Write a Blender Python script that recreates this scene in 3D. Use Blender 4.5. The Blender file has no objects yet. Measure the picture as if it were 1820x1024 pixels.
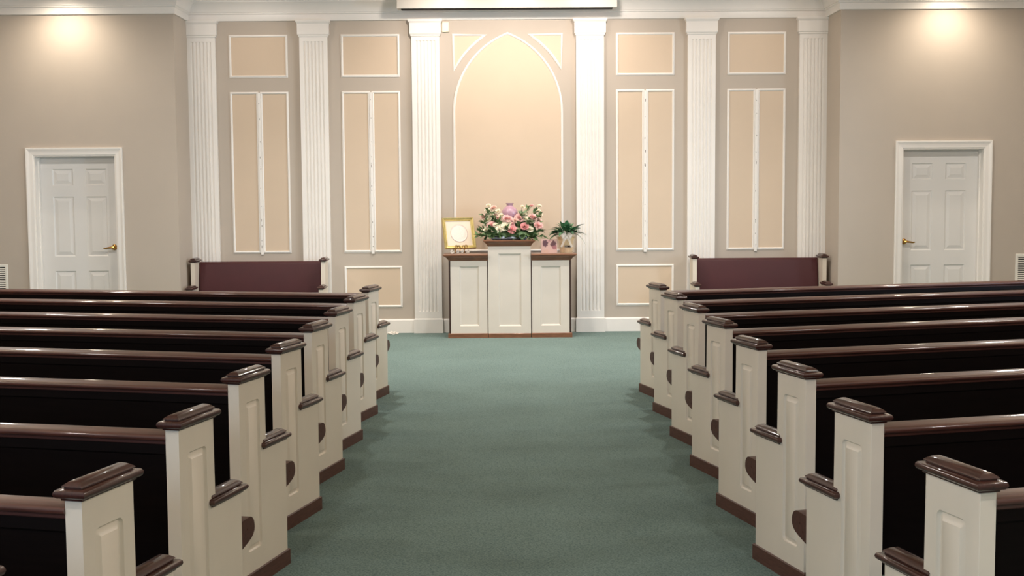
import bpy, bmesh, math, random
from mathutils import Vector, Matrix
random.seed(7)
PI = math.pi
scene = bpy.context.scene
COL = scene.collection

# ------------------------------------------------------------------ helpers
def srgb(r, g, b):
    f = lambda c: (c / 255 / 12.92) if c / 255 <= 0.04045 else ((c / 255 + 0.055) / 1.055) ** 2.4
    return (f(r), f(g), f(b), 1.0)

def material(name, col, rough=0.5, spec=0.5, metal=0.0, var=0.06, scale=8.0, bump=0.0, bscale=60.0, coat=0.0,
             stretch=(1, 1, 1), sss=0.0, alpha=1.0, trans=0.0):
    m = bpy.data.materials.new(name); m.use_nodes = True
    nt = m.node_tree; N = nt.nodes; L = nt.links
    b = N['Principled BSDF']
    b.inputs['Roughness'].default_value = rough
    b.inputs['Specular IOR Level'].default_value = spec
    b.inputs['Metallic'].default_value = metal
    b.inputs['Coat Weight'].default_value = coat
    b.inputs['Coat Roughness'].default_value = 0.07
    b.inputs['Alpha'].default_value = alpha
    b.inputs['Transmission Weight'].default_value = trans
    tc = N.new('ShaderNodeTexCoord'); mp = N.new('ShaderNodeMapping')
    mp.inputs['Scale'].default_value = stretch
    L.new(tc.outputs['Object'], mp.inputs['Vector'])
    nz = N.new('ShaderNodeTexNoise'); nz.inputs['Scale'].default_value = scale; nz.inputs['Detail'].default_value = 4
    L.new(mp.outputs['Vector'], nz.inputs['Vector'])
    rp = N.new('ShaderNodeValToRGB')
    lo = tuple(max(0, c * (1 - var)) for c in col[:3]) + (1,); hi = tuple(min(1, c * (1 + var)) for c in col[:3]) + (1,)
    rp.color_ramp.elements[0].color = lo; rp.color_ramp.elements[1].color = hi
    rp.color_ramp.elements[0].position = 0.3; rp.color_ramp.elements[1].position = 0.7
    L.new(nz.outputs['Fac'], rp.inputs['Fac']); L.new(rp.outputs['Color'], b.inputs['Base Color'])
    if bump:
        n2 = N.new('ShaderNodeTexNoise'); n2.inputs['Scale'].default_value = bscale; n2.inputs['Detail'].default_value = 3
        L.new(mp.outputs['Vector'], n2.inputs['Vector'])
        bp = N.new('ShaderNodeBump'); bp.inputs['Strength'].default_value = bump; bp.inputs['Distance'].default_value = 0.004
        L.new(n2.outputs['Fac'], bp.inputs['Height']); L.new(bp.outputs['Normal'], b.inputs['Normal'])
    return m

def finish(bm, name, mat, parent=None, smooth=None, label=None):
    """bmesh -> ONE linked mesh object; smooth = angle in degrees below which edges are shaded smooth."""
    bmesh.ops.recalc_face_normals(bm, faces=bm.faces)
    me = bpy.data.meshes.new(name)
    if smooth is not None:
        lim = math.radians(smooth)
        for f in bm.faces: f.smooth = True
        for e in bm.edges:
            e.smooth = len(e.link_faces) == 2 and e.calc_face_angle(0) < lim
    bm.to_mesh(me); bm.free()
    mats = mat if isinstance(mat, (list, tuple)) else [mat]
    for x in mats: me.materials.append(x)
    o = bpy.data.objects.new(name, me); COL.objects.link(o)
    if parent is not None: o.parent = parent
    if label: o['label'] = label
    return o

def empty(name, loc, rz=0.0):
    o = bpy.data.objects.new(name, None); COL.objects.link(o)
    o.location = loc; o.rotation_euler = (0, 0, rz); o.empty_display_size = 0.1
    return o

def tag(o, label, cat, group=None):
    o['label'] = label; o['category'] = cat
    if group: o['group'] = group
    return o

def struct(o):
    o['kind'] = 'structure'; return o

def box(bm, x0, x1, y0, y1, z0, z1, bev=0.0, mi=0):
    vs = [bm.verts.new(p) for p in [(x0, y0, z0), (x1, y0, z0), (x1, y1, z0), (x0, y1, z0),
                                    (x0, y0, z1), (x1, y0, z1), (x1, y1, z1), (x0, y1, z1)]]
    fs = [bm.faces.new([vs[i] for i in q]) for q in
          [(0, 3, 2, 1), (4, 5, 6, 7), (0, 1, 5, 4), (1, 2, 6, 5), (2, 3, 7, 6), (3, 0, 4, 7)]]
    for f in fs: f.material_index = mi
    if bev:
        es = list({e for f in fs for e in f.edges})
        bmesh.ops.bevel(bm, geom=es, offset=bev, segments=2, profile=0.5, affect='EDGES')

def loft(bm, rings, cap=True, closed=True):
    """rings: lists of points of equal length -> skin between them."""
    R = [[bm.verts.new(p) for p in r] for r in rings]
    n = len(R[0])
    for a, b in zip(R, R[1:]):
        for i in range(n if closed else n - 1):
            j = (i + 1) % n
            bm.faces.new([a[i], a[j], b[j], b[i]])
    if cap:
        bm.faces.new(R[0][::-1]); bm.faces.new(R[-1])
    return R

def rect_stack(bm, x0, x1, y0, y1, prof):
    """stack of rectangles: prof = [(offset, z)], mitred corners."""
    loft(bm, [[(x0 - o, y0 - o, z), (x1 + o, y0 - o, z), (x1 + o, y1 + o, z), (x0 - o, y1 + o, z)] for o, z in prof])

def lathe(bm, prof, n=32, c=(0, 0, 0), wave=None):
    rings = []
    for r, z in prof:
        rings.append([(c[0] + r * math.cos(2 * PI * i / n), c[1] + r * math.sin(2 * PI * i / n), c[2] + z) for i in range(n)])
    loft(bm, rings)

def tube(bm, pts, r, n=8):
    pts = [Vector(p) for p in pts]
    rad = r if isinstance(r, (list, tuple)) else [r] * len(pts)
    rings = []; up = Vector((0.13, 0.27, 1)).normalized()
    for i, p in enumerate(pts):
        d = (pts[min(i + 1, len(pts) - 1)] - pts[max(i - 1, 0)]).normalized()
        a = d.cross(up)
        if a.length < 1e-4: a = d.cross(Vector((1, 0, 0)))
        a.normalize(); b = d.cross(a)
        rings.append([p + (a * math.cos(2 * PI * k / n) + b * math.sin(2 * PI * k / n)) * rad[i] for k in range(n)])
    loft(bm, rings)

def sweep_xz(bm, path, prof, closed=False):
    """path: 2-D points (a, b) in the XZ plane; prof: [(side offset, y)]; mitred moulding facing -Y.
    side offset is measured to the left of the walking direction."""
    n = len(path); rings = []
    P = [Vector(p) for p in path]
    for i in range(n):
        if closed or 0 < i < n - 1:
            d0 = (P[i] - P[i - 1]).normalized(); d1 = (P[(i + 1) % n] - P[i]).normalized()
        elif i == 0:
            d0 = d1 = (P[1] - P[0]).normalized()
        else:
            d0 = d1 = (P[-1] - P[-2]).normalized()
        n0 = Vector((-d0.y, d0.x)); n1 = Vector((-d1.y, d1.x))
        m = (n0 + n1); m = m / max(0.25, (1 + n0.dot(n1)))
        rings.append([(P[i].x + m.x * s, y, P[i].y + m.y * s) for s, y in prof])
    R = [[bm.verts.new(p) for p in r] for r in rings]
    k = len(prof)
    segs = list(zip(R, R[1:])) + ([(R[-1], R[0])] if closed else [])
    for a, b in segs:
        for i in range(k):
            j = (i + 1) % k
            bm.faces.new([a[i], a[j], b[j], b[i]])
    if not closed:
        bm.faces.new(R[0]); bm.faces.new(R[-1][::-1])

def sweep_plan(bm, path, prof):
    """path: plan points (x, y); prof: [(offset to the right of travel, z)] closed polygon; mitred."""
    n = len(path); P = [Vector(p) for p in path]; R = []
    for i in range(n):
        d0 = (P[i] - P[max(i - 1, 0)]); d1 = (P[min(i + 1, n - 1)] - P[i])
        if i == 0: d0 = d1
        if i == n - 1: d1 = d0
        d0.normalize(); d1.normalize()
        n0 = Vector((d0.y, -d0.x)); n1 = Vector((d1.y, -d1.x))
        m = (n0 + n1) / max(0.25, 1 + n0.dot(n1))
        R.append([bm.verts.new((P[i].x + m.x * s, P[i].y + m.y * s, z)) for s, z in prof])
    k = len(prof)
    for a, b in zip(R, R[1:]):
        for i in range(k):
            j = (i + 1) % k
            bm.faces.new([a[i], a[j], b[j], b[i]])
    bm.faces.new(R[0]); bm.faces.new(R[-1][::-1])

def round_rect(x0, x1, z0, z1, r, n=5):
    out = []
    for cx, cz, a0 in ((x1 - r, z1 - r, 0), (x0 + r, z1 - r, 90), (x0 + r, z0 + r, 180), (x1 - r, z0 + r, 270)):
        for k in range(n + 1):
            a = math.radians(a0 + 90 * k / n)
            out.append((cx + r * math.cos(a), cz + r * math.sin(a)))
    return out

def faced_slab(bm, outline, holes, y_front, y_back, rings_for_hole, inner=True):
    """vertical slab; outline in (x, z), face at y_front with routed/raised panels.
    rings_for_hole(k) -> list of (loop of (x, z), depth behind the face); the last ring is filled."""
    vo = [bm.verts.new((x, y_front, z)) for x, z in outline]
    vb = [bm.verts.new((x, y_back, z)) for x, z in outline]
    edges = []
    n = len(vo)
    for i in range(n):
        j = (i + 1) % n
        bm.faces.new([vo[i], vo[j], vb[j], vb[i]])
        edges.append(bm.edges.get((vo[i], vo[j])))
    bm.faces.new(vb)
    sgn = 1 if y_back > y_front else -1
    for k in range(holes):
        prev = None
        for loop, dep in rings_for_hole(k):
            cur = [bm.verts.new((x, y_front + sgn * dep, z)) for x, z in loop]
            m = len(cur)
            if prev is None:
                for i in range(m):
                    edges.append(bm.edges.new((cur[i], cur[(i + 1) % m])))
            else:
                for i in range(m):
                    j = (i + 1) % m
                    bm.faces.new([prev[i], prev[j], cur[j], cur[i]])
            prev = cur
        bm.faces.new(prev)
    bmesh.ops.triangle_fill(bm, edges=edges, use_beauty=True)

# ------------------------------------------------------------------ materials
M = {}
M['wall'] = material('greige_wall_paint', srgb(190, 178, 165), 0.62, 0.3, var=0.015, scale=3, bump=0.04, bscale=180)
M['panel'] = material('tan_panel_paint', srgb(214, 193, 170), 0.6, 0.3, var=0.015, scale=3, bump=0.03, bscale=180)
M['ceiling'] = material('ceiling_paint', srgb(230, 206, 172), 0.8, 0.2, var=0.02, scale=3)
M['trim'] = material('white_trim_paint', srgb(240, 235, 229), 0.38, 0.45, var=0.012, scale=5)
M['door'] = material('white_door_paint', srgb(226, 223, 219), 0.4, 0.45, var=0.01, scale=5)
M['pew_white'] = material('cream_white_pew_paint', srgb(226, 214, 197), 0.33, 0.5, var=0.02, scale=6, bump=0.02, bscale=40)
M['altar_white'] = material('cream_cabinet_paint', srgb(218, 209, 197), 0.42, 0.4, var=0.02, scale=5)
M['cap'] = material('glossy_mahogany', srgb(62, 32, 26), 0.45, 0.3, var=0.3, scale=9, stretch=(14, 1.2, 6), bump=0.08, bscale=25, coat=0.7)
M['rail'] = material('glossy_mahogany_rail', srgb(78, 43, 35), 0.45, 0.35, var=0.28, scale=8, stretch=(1.0, 14, 14), bump=0.05, bscale=12, coat=0.7)
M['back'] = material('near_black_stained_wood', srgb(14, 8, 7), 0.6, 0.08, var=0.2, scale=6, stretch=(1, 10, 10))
M['plinth'] = material('dark_oak_plinth', srgb(84, 54, 44), 0.5, 0.4, var=0.3, scale=10, stretch=(10, 1.5, 12), bump=0.08, bscale=20)
M['seat'] = material('brown_seat_wood', srgb(78, 46, 38), 0.4, 0.4, var=0.22, scale=8, stretch=(2, 8, 8), bump=0.04, bscale=20)
M['maroon'] = material('burgundy_upholstery', srgb(68, 25, 29), 0.55, 0.4, var=0.07, scale=4, bump=0.12, bscale=240)
M['walnut'] = material('walnut_cabinet_wood', srgb(124, 82, 58), 0.38, 0.45, var=0.25, scale=6, stretch=(1.5, 6, 12), bump=0.05, bscale=20, coat=0.3)
M['darkside'] = material('dark_walnut_side', srgb(60, 40, 32), 0.45, 0.4, var=0.25, scale=6, stretch=(8, 8, 1))
M['brass'] = material('polished_brass', srgb(196, 150, 84), 0.22, 0.5, metal=1.0, var=0.06)
M['gold'] = material('gold_leaf_frame', srgb(206, 186, 120), 0.36, 0.5, metal=0.6, var=0.12, scale=20, bump=0.1, bscale=50)
M['mat'] = material('cream_mat_board', srgb(226, 211, 192), 0.8, 0.2, var=0.01)
M['medallion'] = material('blush_embossed_paper', srgb(232, 219, 207), 0.7, 0.2, var=0.05, scale=60, bump=0.6, bscale=70)
M['urn'] = material('lilac_glaze', srgb(180, 142, 158), 0.18, 0.5, var=0.12, scale=18, coat=0.6)
M['pink'] = material('pink_rose_petal', srgb(240, 196, 192), 0.55, 0.3, var=0.16, scale=30)
M['deep_pink'] = material('deep_pink_rose_petal', srgb(234, 168, 168), 0.55, 0.3, var=0.16, scale=30)
M['blush'] = material('blush_rose_petal', srgb(243, 212, 200), 0.55, 0.3, var=0.1, scale=30)
M['ivory'] = material('ivory_petal', srgb(247, 240, 220), 0.55, 0.3, var=0.05, scale=30)
M['leaf'] = material('dark_green_leaf', srgb(100, 126, 84), 0.42, 0.4, var=0.35, scale=14)
M['plant'] = material('deep_green_glossy_leaf', srgb(62, 106, 72), 0.32, 0.5, var=0.3, scale=10)
M['cover'] = material('pale_blue_cloth', srgb(176, 190, 208), 0.7, 0.3, var=0.08, scale=20)
M['gold_foil'] = material('cream_gold_foil', srgb(228, 196, 146), 0.4, 0.5, metal=0.25, var=0.2, scale=14, bump=0.5, bscale=40)
M['ribbon'] = material('sheer_white_ribbon', srgb(232, 224, 214), 0.35, 0.5, var=0.06, scale=16, alpha=0.62)
M['cello'] = material('clear_cellophane', srgb(250, 236, 214), 0.12, 0.5, var=0.02, alpha=0.22)
M['black'] = material('dark_print', srgb(46, 34, 30), 0.6, 0.3)
M['soil'] = material('potting_soil', srgb(60, 44, 34), 0.9, 0.1, var=0.3, scale=60)
M['white_metal'] = material('white_enamel_metal', srgb(236, 232, 222), 0.35, 0.5, var=0.02)
M['housing'] = material('satin_white_housing', srgb(200, 195, 187), 0.4, 0.4, var=0.01)
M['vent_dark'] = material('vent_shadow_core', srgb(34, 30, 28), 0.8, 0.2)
M['ivory_plastic'] = material('ivory_plastic', srgb(246, 238, 208), 0.45, 0.4, var=0.01)
M['hole'] = material('screw_hole_dark', srgb(96, 86, 76), 0.8, 0.2)
M['paper'] = material('crumpled_white_tissue', srgb(240, 232, 222), 0.75, 0.2, var=0.04, scale=20)

# carpet: teal loop pile with a diagonal weave
m = bpy.data.materials.new('teal_loop_carpet'); m.use_nodes = True
nt = m.node_tree; N = nt.nodes; L = nt.links; b = N['Principled BSDF']
b.inputs['Roughness'].default_value = 0.95; b.inputs['Specular IOR Level'].default_value = 0.1
tc = N.new('ShaderNodeTexCoord')
mp = N.new('ShaderNodeMapping'); mp.inputs['Rotation'].default_value = (0, 0, math.radians(38)); mp.inputs['Scale'].default_value = (1, 1.6, 1)
L.new(tc.outputs['Object'], mp.inputs['Vector'])
vo = N.new('ShaderNodeTexVoronoi'); vo.inputs['Scale'].default_value = 105; vo.inputs['Randomness'].default_value = 0.45
L.new(mp.outputs['Vector'], vo.inputs['Vector'])
r1 = N.new('ShaderNodeValToRGB')
r1.color_ramp.elements[0].color = srgb(140, 159, 152); r1.color_ramp.elements[0].position = 0.12
r1.color_ramp.elements[1].color = srgb(86, 106, 104); r1.color_ramp.elements[1].position = 0.75
L.new(vo.outputs['Distance'], r1.inputs['Fac'])
nz = N.new('ShaderNodeTexNoise'); nz.inputs['Scale'].default_value = 1.6; nz.inputs['Detail'].default_value = 6
L.new(tc.outputs['Object'], nz.inputs['Vector'])
r2 = N.new('ShaderNodeValToRGB'); r2.color_ramp.elements[0].color = (0.94, 0.94, 0.94, 1); r2.color_ramp.elements[1].color = (1.05, 1.05, 1.05, 1)
r2.color_ramp.elements[0].position = 0.3; r2.color_ramp.elements[1].position = 0.7
L.new(nz.outputs['Fac'], r2.inputs['Fac'])
mx = N.new('ShaderNodeMixRGB'); mx.blend_type = 'MULTIPLY'; mx.inputs['Fac'].default_value = 1
L.new(r1.outputs['Color'], mx.inputs['Color1']); L.new(r2.outputs['Color'], mx.inputs['Color2'])
L.new(mx.outputs['Color'], b.inputs['Base Color'])
bp = N.new('ShaderNodeBump'); bp.inputs['Strength'].default_value = 0.7; bp.inputs['Distance'].default_value = 0.004; bp.invert = True
L.new(vo.outputs['Distance'], bp.inputs['Height']); L.new(bp.outputs['Normal'], b.inputs['Normal'])
M['carpet'] = m

# ------------------------------------------------------------------ the room
D = 14.217            # chancel back wall
DW = 13.617           # door walls
XL, XR = -3.6437, 3.6057 # chancel corners
CZ = 3.80             # ceiling
SW = 7.0              # side walls
RY = -3.6             # rear wall
XC = -0.019           # centre of the chancel wall

def slab(name, mat, *b):
    bm = bmesh.new(); box(bm, *b); return struct(finish(bm, name, mat))
slab('floor', M['carpet'], -SW - .15, SW + .15, RY - .15, D + .15, -.12, 0)
slab('ceiling', M['ceiling'], -SW - .15, SW + .15, RY - .15, D + .15, CZ, CZ + .12)
slab('wall_back', M['wall'], XL - .12, XR + .12, D, D + .15, 0, CZ)
slab('wall_return_left', M['wall'], XL - .12, XL, DW, D, 0, CZ)
slab('wall_return_right', M['wall'], XR, XR + .12, DW, D, 0, CZ)
slab('wall_left', M['wall'], -SW - .15, -SW, RY, D, 0, CZ)
slab('wall_right', M['wall'], SW, SW + .15, RY, D, 0, CZ)
slab('wall_rear', M['wall'], -SW - .15, SW + .15, RY - .15, RY, 0, CZ)

# door walls with their openings (one mesh each)
DOORS = {'left': (-5.215, -4.312, 2.05), 'right': (4.294, 5.205, 2.062)}
for side, (x0, x1, h) in DOORS.items():
    bm = bmesh.new()
    lo, hi = (-SW, XL - .12) if side == 'left' else (XR + .12, SW)
    for a in ((lo, x0, 0, CZ), (x1, hi, 0, CZ), (x0, x1, h, CZ)):
        box(bm, a[0], a[1], DW, DW + .22, a[2], a[3])
    struct(finish(bm, 'wall_door_' + side, M['wall']))

# crown moulding along door walls, returns and back wall
CROWN = [(0, 3.56), (.020, 3.56), (.022, 3.564), (.022, 3.630), (.030, 3.634), (.036, 3.640), (.036, 3.650), (.044, 3.654), (.046, 3.662),
         (.050, 3.680), (.060, 3.705), (.076, 3.730), (.096, 3.750), (.112, 3.760), (.114, 3.772), (.126, 3.776), (.128, 3.80), (0, 3.80)]
bm = bmesh.new()
sweep_plan(bm, [(-SW, DW), (XL, DW), (XL, D), (XR, D), (XR, DW), (SW, DW)], CROWN)
struct(finish(bm, 'trim_1', M['trim'], smooth=30))
bm = bmesh.new()
for a, b_ in (((-SW, RY), (-SW, DW)), ((SW, DW), (SW, RY))): sweep_plan(bm, [a, b_], CROWN)
struct(finish(bm, 'trim_2', M['trim'], smooth=30))

# baseboards
BB = [(0, 0), (.016, 0), (.016, .145), (.012, .152), (.008, .160), (0, .160)]
bm = bmesh.new(); sweep_plan(bm, [(XL, DW), (XL, D), (XR, D), (XR, DW)], BB); struct(finish(bm, 'baseboard_back', M['trim']))
bm = bmesh.new(); sweep_plan(bm, [(-SW, DW), (-5.30, DW)], BB); sweep_plan(bm, [(-4.228, DW), (XL - .0, DW)], BB)
struct(finish(bm, 'baseboard_left', M['trim']))
bm = bmesh.new(); sweep_plan(bm, [(XR, DW), (4.210, DW)], BB); sweep_plan(bm, [(5.289, DW), (SW, DW)], BB)
struct(finish(bm, 'baseboard_right', M['trim']))

# doors: leaf (six raised panels), casing, jambs, lever handle
def door(n, side):
    x0, x1, h = DOORS[side]
    yl = DW + .135
    w = x1 - x0
    cols = [(x0 + .155, x0 + .155 + .228), (x1 - .155 - .228, x1 - .155)]
    rows = [(1.716, 1.897), (.932, 1.594), (.225, .770)]
    cells = [(c, r) for r in rows for c in cols]
    def rings(k):
        (a, b_), (c, d) = cells[k]
        q = lambda o: [(a + o, c + o), (b_ - o, c + o), (b_ - o, d - o), (a + o, d - o)]
        return [(q(0), 0), (q(.010), .011), (q(.020), .011), (q(.050), .003), (q(.052), .002)]
    bm = bmesh.new()
    faced_slab(bm, [(x0 + .003, .006), (x1 - .003, .006), (x1 - .003, h - .02), (x0 + .003, h - .02)], 6, yl, yl + .045, rings)
    d = struct(finish(bm, 'door_%d' % n, M['door']))
    # jamb lining
    bm = bmesh.new()
    box(bm, x0 - .0, x0 + .016, DW - .002, yl + .08, 0, h); box(bm, x1 - .016, x1, DW - .002, yl + .08, 0, h)
    box(bm, x0 + .016, x1 - .016, DW - .002, yl + .08, h - .016, h)
    box(bm, x0 + .016, x0 + .028, yl - .045, yl - .002, 0, h - .016); box(bm, x1 - .028, x1 - .016, yl - .045, yl - .002, 0, h - .016)
    box(bm, x0 + .028, x1 - .028, yl - .045, yl - .002, h - .028, h - .016)
    finish(bm, 'jamb', M['trim'], d)
    bm = bmesh.new()
    prof = [(0, DW), (0, DW - .010), (.006, DW - .014), (.040, DW - .016), (.052, DW - .020), (.066, DW - .026), (.078, DW - .026), (.080, DW - .020), (.080, DW)]
    e = .004
    sweep_xz(bm, [(x0 + e, 0), (x0 + e, h - e), (x1 - e, h - e), (x1 - e, 0)], prof)
    finish(bm, 'casing', M['trim'], d)
    # lever
    if side == 'left': hx, dr = -4.398, -1
    else: hx, dr = 4.372, 1
    hz = 1.03
    bm = bmesh.new()
    prof = [(.001, 0), (.033, 0), (.033, .004), (.029, .010), (.016, .014), (.0125, .02), (.0125, .046), (.001, .047)]
    n_ = 24
    loft(bm, [[(hx + r * math.cos(2 * PI * i / n_), yl - z, hz + r * math.sin(2 * PI * i / n_)) for i in range(n_)] for r, z in prof])
    pts = [(hx - dr * .012, yl - .047, hz), (hx + dr * .015, yl - .050, hz + .001), (hx + dr * .05, yl - .052, hz - .004), (hx + dr * .085, yl - .05, hz - .010), (hx + dr * .108, yl - .047, hz - .006)]
    tube(bm, pts, [.012, .0135, .0105, .009, .006], 12)
    finish(bm, 'lever_handle', M['brass'], d, smooth=50, label='brass lever handle')
door(1, 'left'); door(2, 'right')

# fluted pilasters (six): shaft with capital and plinth block
def pilaster(n, xc):
    hs = .1575; yb = D; yf = D - .045
    fl = []; fw = .012
    for k in range(6): fl.append(xc + (k - 2.5) * .0405)
    bm = bmesh.new()
    zs0, zs1 = .245, 3.325
    box(bm, xc - hs, xc + hs, yf, yb, .15, zs0); box(bm, xc - hs, xc + hs, yf, yb, zs1, 3.40)
    prof = [(xc - hs, yb), (xc - hs, yf)]
    for x in fl:
        for k in range(7):
            a = PI * k / 6
            prof.append((x - fw * math.cos(a), yf + .013 * math.sin(a)))
    prof += [(xc + hs, yf), (xc + hs, yb)]
    loft(bm, [[(x, y, z) for x, y in prof] for z in (zs0, zs1)])
    o = struct(finish(bm, 'trim_%d' % n, M['trim'], smooth=30))
    bm = bmesh.new()
    rect_stack(bm, xc - .168, xc + .168, D - .056, D, [(.0, .0), (.0, .156), (-.004, .162), (-.010, .166)])
    finish(bm, 'plinth_block', M['trim'], o)
    bm = bmesh.new()
    rect_stack(bm, xc - hs, xc + hs, D - .045, D, [(.002, 3.372), (.008, 3.378), (.010, 3.384), (.010, 3.392), (.016, 3.398), (.020, 3.404), (.020, 3.520), (.026, 3.530), (.034, 3.540), (.036, 3.548), (.036, 3.562)])
    finish(bm, 'capital', M['trim'], o)
PX = [XC - 3.467, XC - 2.199, XC - .932, XC + .932, XC + 2.199, XC + 3.467]
for k, x in enumerate(PX): pilaster(3 + k, x)

# picture-frame mouldings with tan panel fields
MOULD = [(0, D), (0, D - .006), (.004, D - .012), (.010, D - .016), (.016, D - .014), (.020, D - .009), (.026, D - .007), (.026, D)]
tn = 9
def field(bm, loop):
    a = [bm.verts.new((x, D - .003, z)) for x, z in loop]; c = [bm.verts.new((x, D, z)) for x, z in loop]
    k = len(loop)
    for i in range(k): bm.faces.new([a[i], a[(i + 1) % k], c[(i + 1) % k], c[i]])
    bm.faces.new(a)
def framed(loops, extra=None):
    """loops walk so that the moulding lies outward to the left."""
    global tn
    bm = bmesh.new()
    for lp in loops: sweep_xz(bm, lp, MOULD, closed=True)
    if extra: extra(bm)
    o = struct(finish(bm, 'trim_%d' % tn, M['trim'], smooth=30)); tn += 1
    for lp in loops:
        bm = bmesh.new(); field(bm, lp); finish(bm, 'panel_field', M['panel'], o, label='tan panel field')
    return o
def rect(x0, x1, z0, z1, i=.026):
    return [(x0 + i, z0 + i), (x0 + i, z1 - i), (x1 - i, z1 - i), (x1 - i, z0 + i)]
PC = [XC - 2.8296, XC - 1.5614, XC + 1.5614, XC + 2.8296]
for x in PC:
    framed([rect(x - .3323, x + .3323, 2.925, 3.406)])
    def strip(bm, x=x):
        box(bm, x - .020, x + .020, D - .010, D - .001, .945, 2.755)
    o = framed([rect(x - .3323, x - .010, .931, 2.766), rect(x + .010, x + .3323, .931, 2.766)])
    bm = bmesh.new(); box(bm, x - .016, x + .016, D - .020, D, .915, 2.755, bev=.002)
    st = finish(bm, 'centre_strip', M['trim'], o)
    bm = bmesh.new()
    rr = random.Random(int(x * 100))
    for z in [2.66, 2.46, 2.22, 2.05, 1.93, 1.90, 1.70, 1.62, 1.46, 1.28, 1.25, 1.10, .99]:
        zz = z + rr.uniform(-.03, .03); hh = rr.choice([.004, .004, .006, .016, .010]); ww = rr.choice([.002, .0025, .003]); xx = x + rr.uniform(-.004, .004)
        box(bm, xx - ww, xx + ww, D - .0206, D - .0195, zz - hh, zz + hh)
    finish(bm, 'screw_marks', M['hole'], st, label='row of dark screw holes')
    framed([rect(x - .3323, x + .3323, .297, .773)])

# pointed arch with spandrels
ax0, ax1, zb, zs, za = -.648, .606, .955, 2.52, 3.392
axc = (ax0 + ax1) / 2
def arch_side(xe, off, n=16):
    """points from the spring up to the apex for a pointed arch, circle through (xe,zs) tangent vertical and (axc,za)."""
    hw = abs(axc - xe); hh = za - zs
    R = (hw * hw + hh * hh) / (2 * hw)
    sgn = 1 if xe < axc else -1
    cx = xe + sgn * R
    amax = math.asin(hh / R)
    out = []
    for k in range(n + 1):
        a = amax * k / n
        out.append((cx - sgn * (R + off) * math.cos(a), zs + (R + off) * math.sin(a)))
    return out
L_ = arch_side(ax0 + .026, 0); R_ = arch_side(ax1 - .026, 0)
loop = [(ax0 + .026, zb)] + L_ + R_[::-1][1:] + [(ax1 - .026, zb)]
framed([loop])
# spandrels (outside the arch)
def spandrel(side):
    g = .118
    pts = arch_side(ax0 if side < 0 else ax1, g, 60)
    xe = (ax0 - .002) if side < 0 else ax1 + .002
    xe2 = xe + .026 * (-side)
    zt = 3.405 - .026
    arc = [p for p in pts if p[1] < zt - .004 and ((p[0] > xe2 + .012) if side < 0 else (p[0] < xe2 - .012))]
    if side < 0: lp = [(xe2, arc[0][1] - .045), (xe2, zt), (arc[-1][0] + .02, zt)] + arc[::-4]
    else: lp = [(arc[-1][0] - .02, zt), (xe2, zt), (xe2, arc[0][1] - .045)] + arc[::4]
    return lp
framed([spandrel(-1), spandrel(1)])

# ------------------------------------------------------------------ pews
UB, UM, UFR = -.441, -.208, -.016
V0, V1 = .006, .052
ZT, ZA = .844, .545
CAPP = [(-.001, 0), (.006, .001), (.007, .006), (.014, .008), (.0185, .012), (.0205, .0175), (.0195, .0235), (.0155, .0285), (.0085, .030), (.0010, .0305), (.0010, .0335), (.0055, .0345), (.0050, .0360), (.002, .039), (-.004, .0435), (-.011, .0475), (-.0165, .0495)]

def mesh_panel(sx):
    bm = bmesh.new()
    # built in (u, z) with thickness along "y", then turned into place
    out = [(UB, .02), (UFR, .02), (UFR, ZA), (UM, ZA), (UM, ZT), (UB, ZT)]
    a, b_, c, d = -.388, -.260, .153, .762
    def rings(k):
        r0 = round_rect(a, b_, c, d, .020)
        def rr(o, r): return round_rect(a + o, b_ - o, c + o, d - o, r)
        return [(r0, 0), (rr(.002, .018), .005), (rr(.006, .014), .0085), (rr(.011, .010), .0085), (rr(.025, .0015), .0012), (rr(.0262, .001), .0002)]
    faced_slab(bm, out, 1, 0, V1 - V0, rings)
    for v in bm.verts:
        u, t, z = v.co
        v.co = (sx * (V0 + t), u, z)
    es = [e for e in bm.edges if len(e.link_faces) == 2 and e.calc_face_angle(0) > 1.2 and abs(abs(e.verts[0].co.x) - V0) < 1e-5 and abs(abs(e.verts[1].co.x) - V0) < 1e-5
          and (min(e.verts[0].co.y, e.verts[1].co.y) < UB + .001 or max(e.verts[0].co.y, e.verts[1].co.y) > UFR - .001 or max(e.verts[0].co.z, e.verts[1].co.z) > ZT - .001)]
    bmesh.ops.bevel(bm, geom=es, offset=.002, segments=2, profile=.5, affect='EDGES')
    return bm

def mesh_cap(sx, u0, u1, z):
    bm = bmesh.new()
    x0, x1 = sorted((sx * V0, sx * V1))
    rect_stack(bm, x0, x1, u0, u1, [(o, z + h) for o, h in CAPP])
    return bm

def mesh_plinth(sx):
    bm = bmesh.new()
    x0, x1 = sorted((sx * 0.0, sx * .058))
    rect_stack(bm, x0 + .0, x1 - .0, -.455, 0, [(0, 0), (0, .0635), (-.0045, .0676)])
    return bm

def extrude_v(bm, prof, sx, v0, v1):
    loft(bm, [[(sx * v, u, z) for u, z in prof] for v in (v0, v1)])

RAIL = [(-.396, .795), (-.394, .834), (-.398, .838), (-.404, .8385), (-.436, .829), (-.442, .8265), (-.4460, .822), (-.4472, .8165), (-.4455, .8115), (-.441, .808), (-.432, .806), (-.432, .795)]
SEAT = [(.183, .365), (.1825, .376), (.179, .390), (.171, .402), (.160, .410), (.146, .414), (.10, .412), (-.10, .402), (-.345, .385), (-.345, .345), (-.05, .300), (.04, .300), (.088, .312), (.13, .324), (.155, .333), (.170, .343), (.180, .355)]

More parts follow.
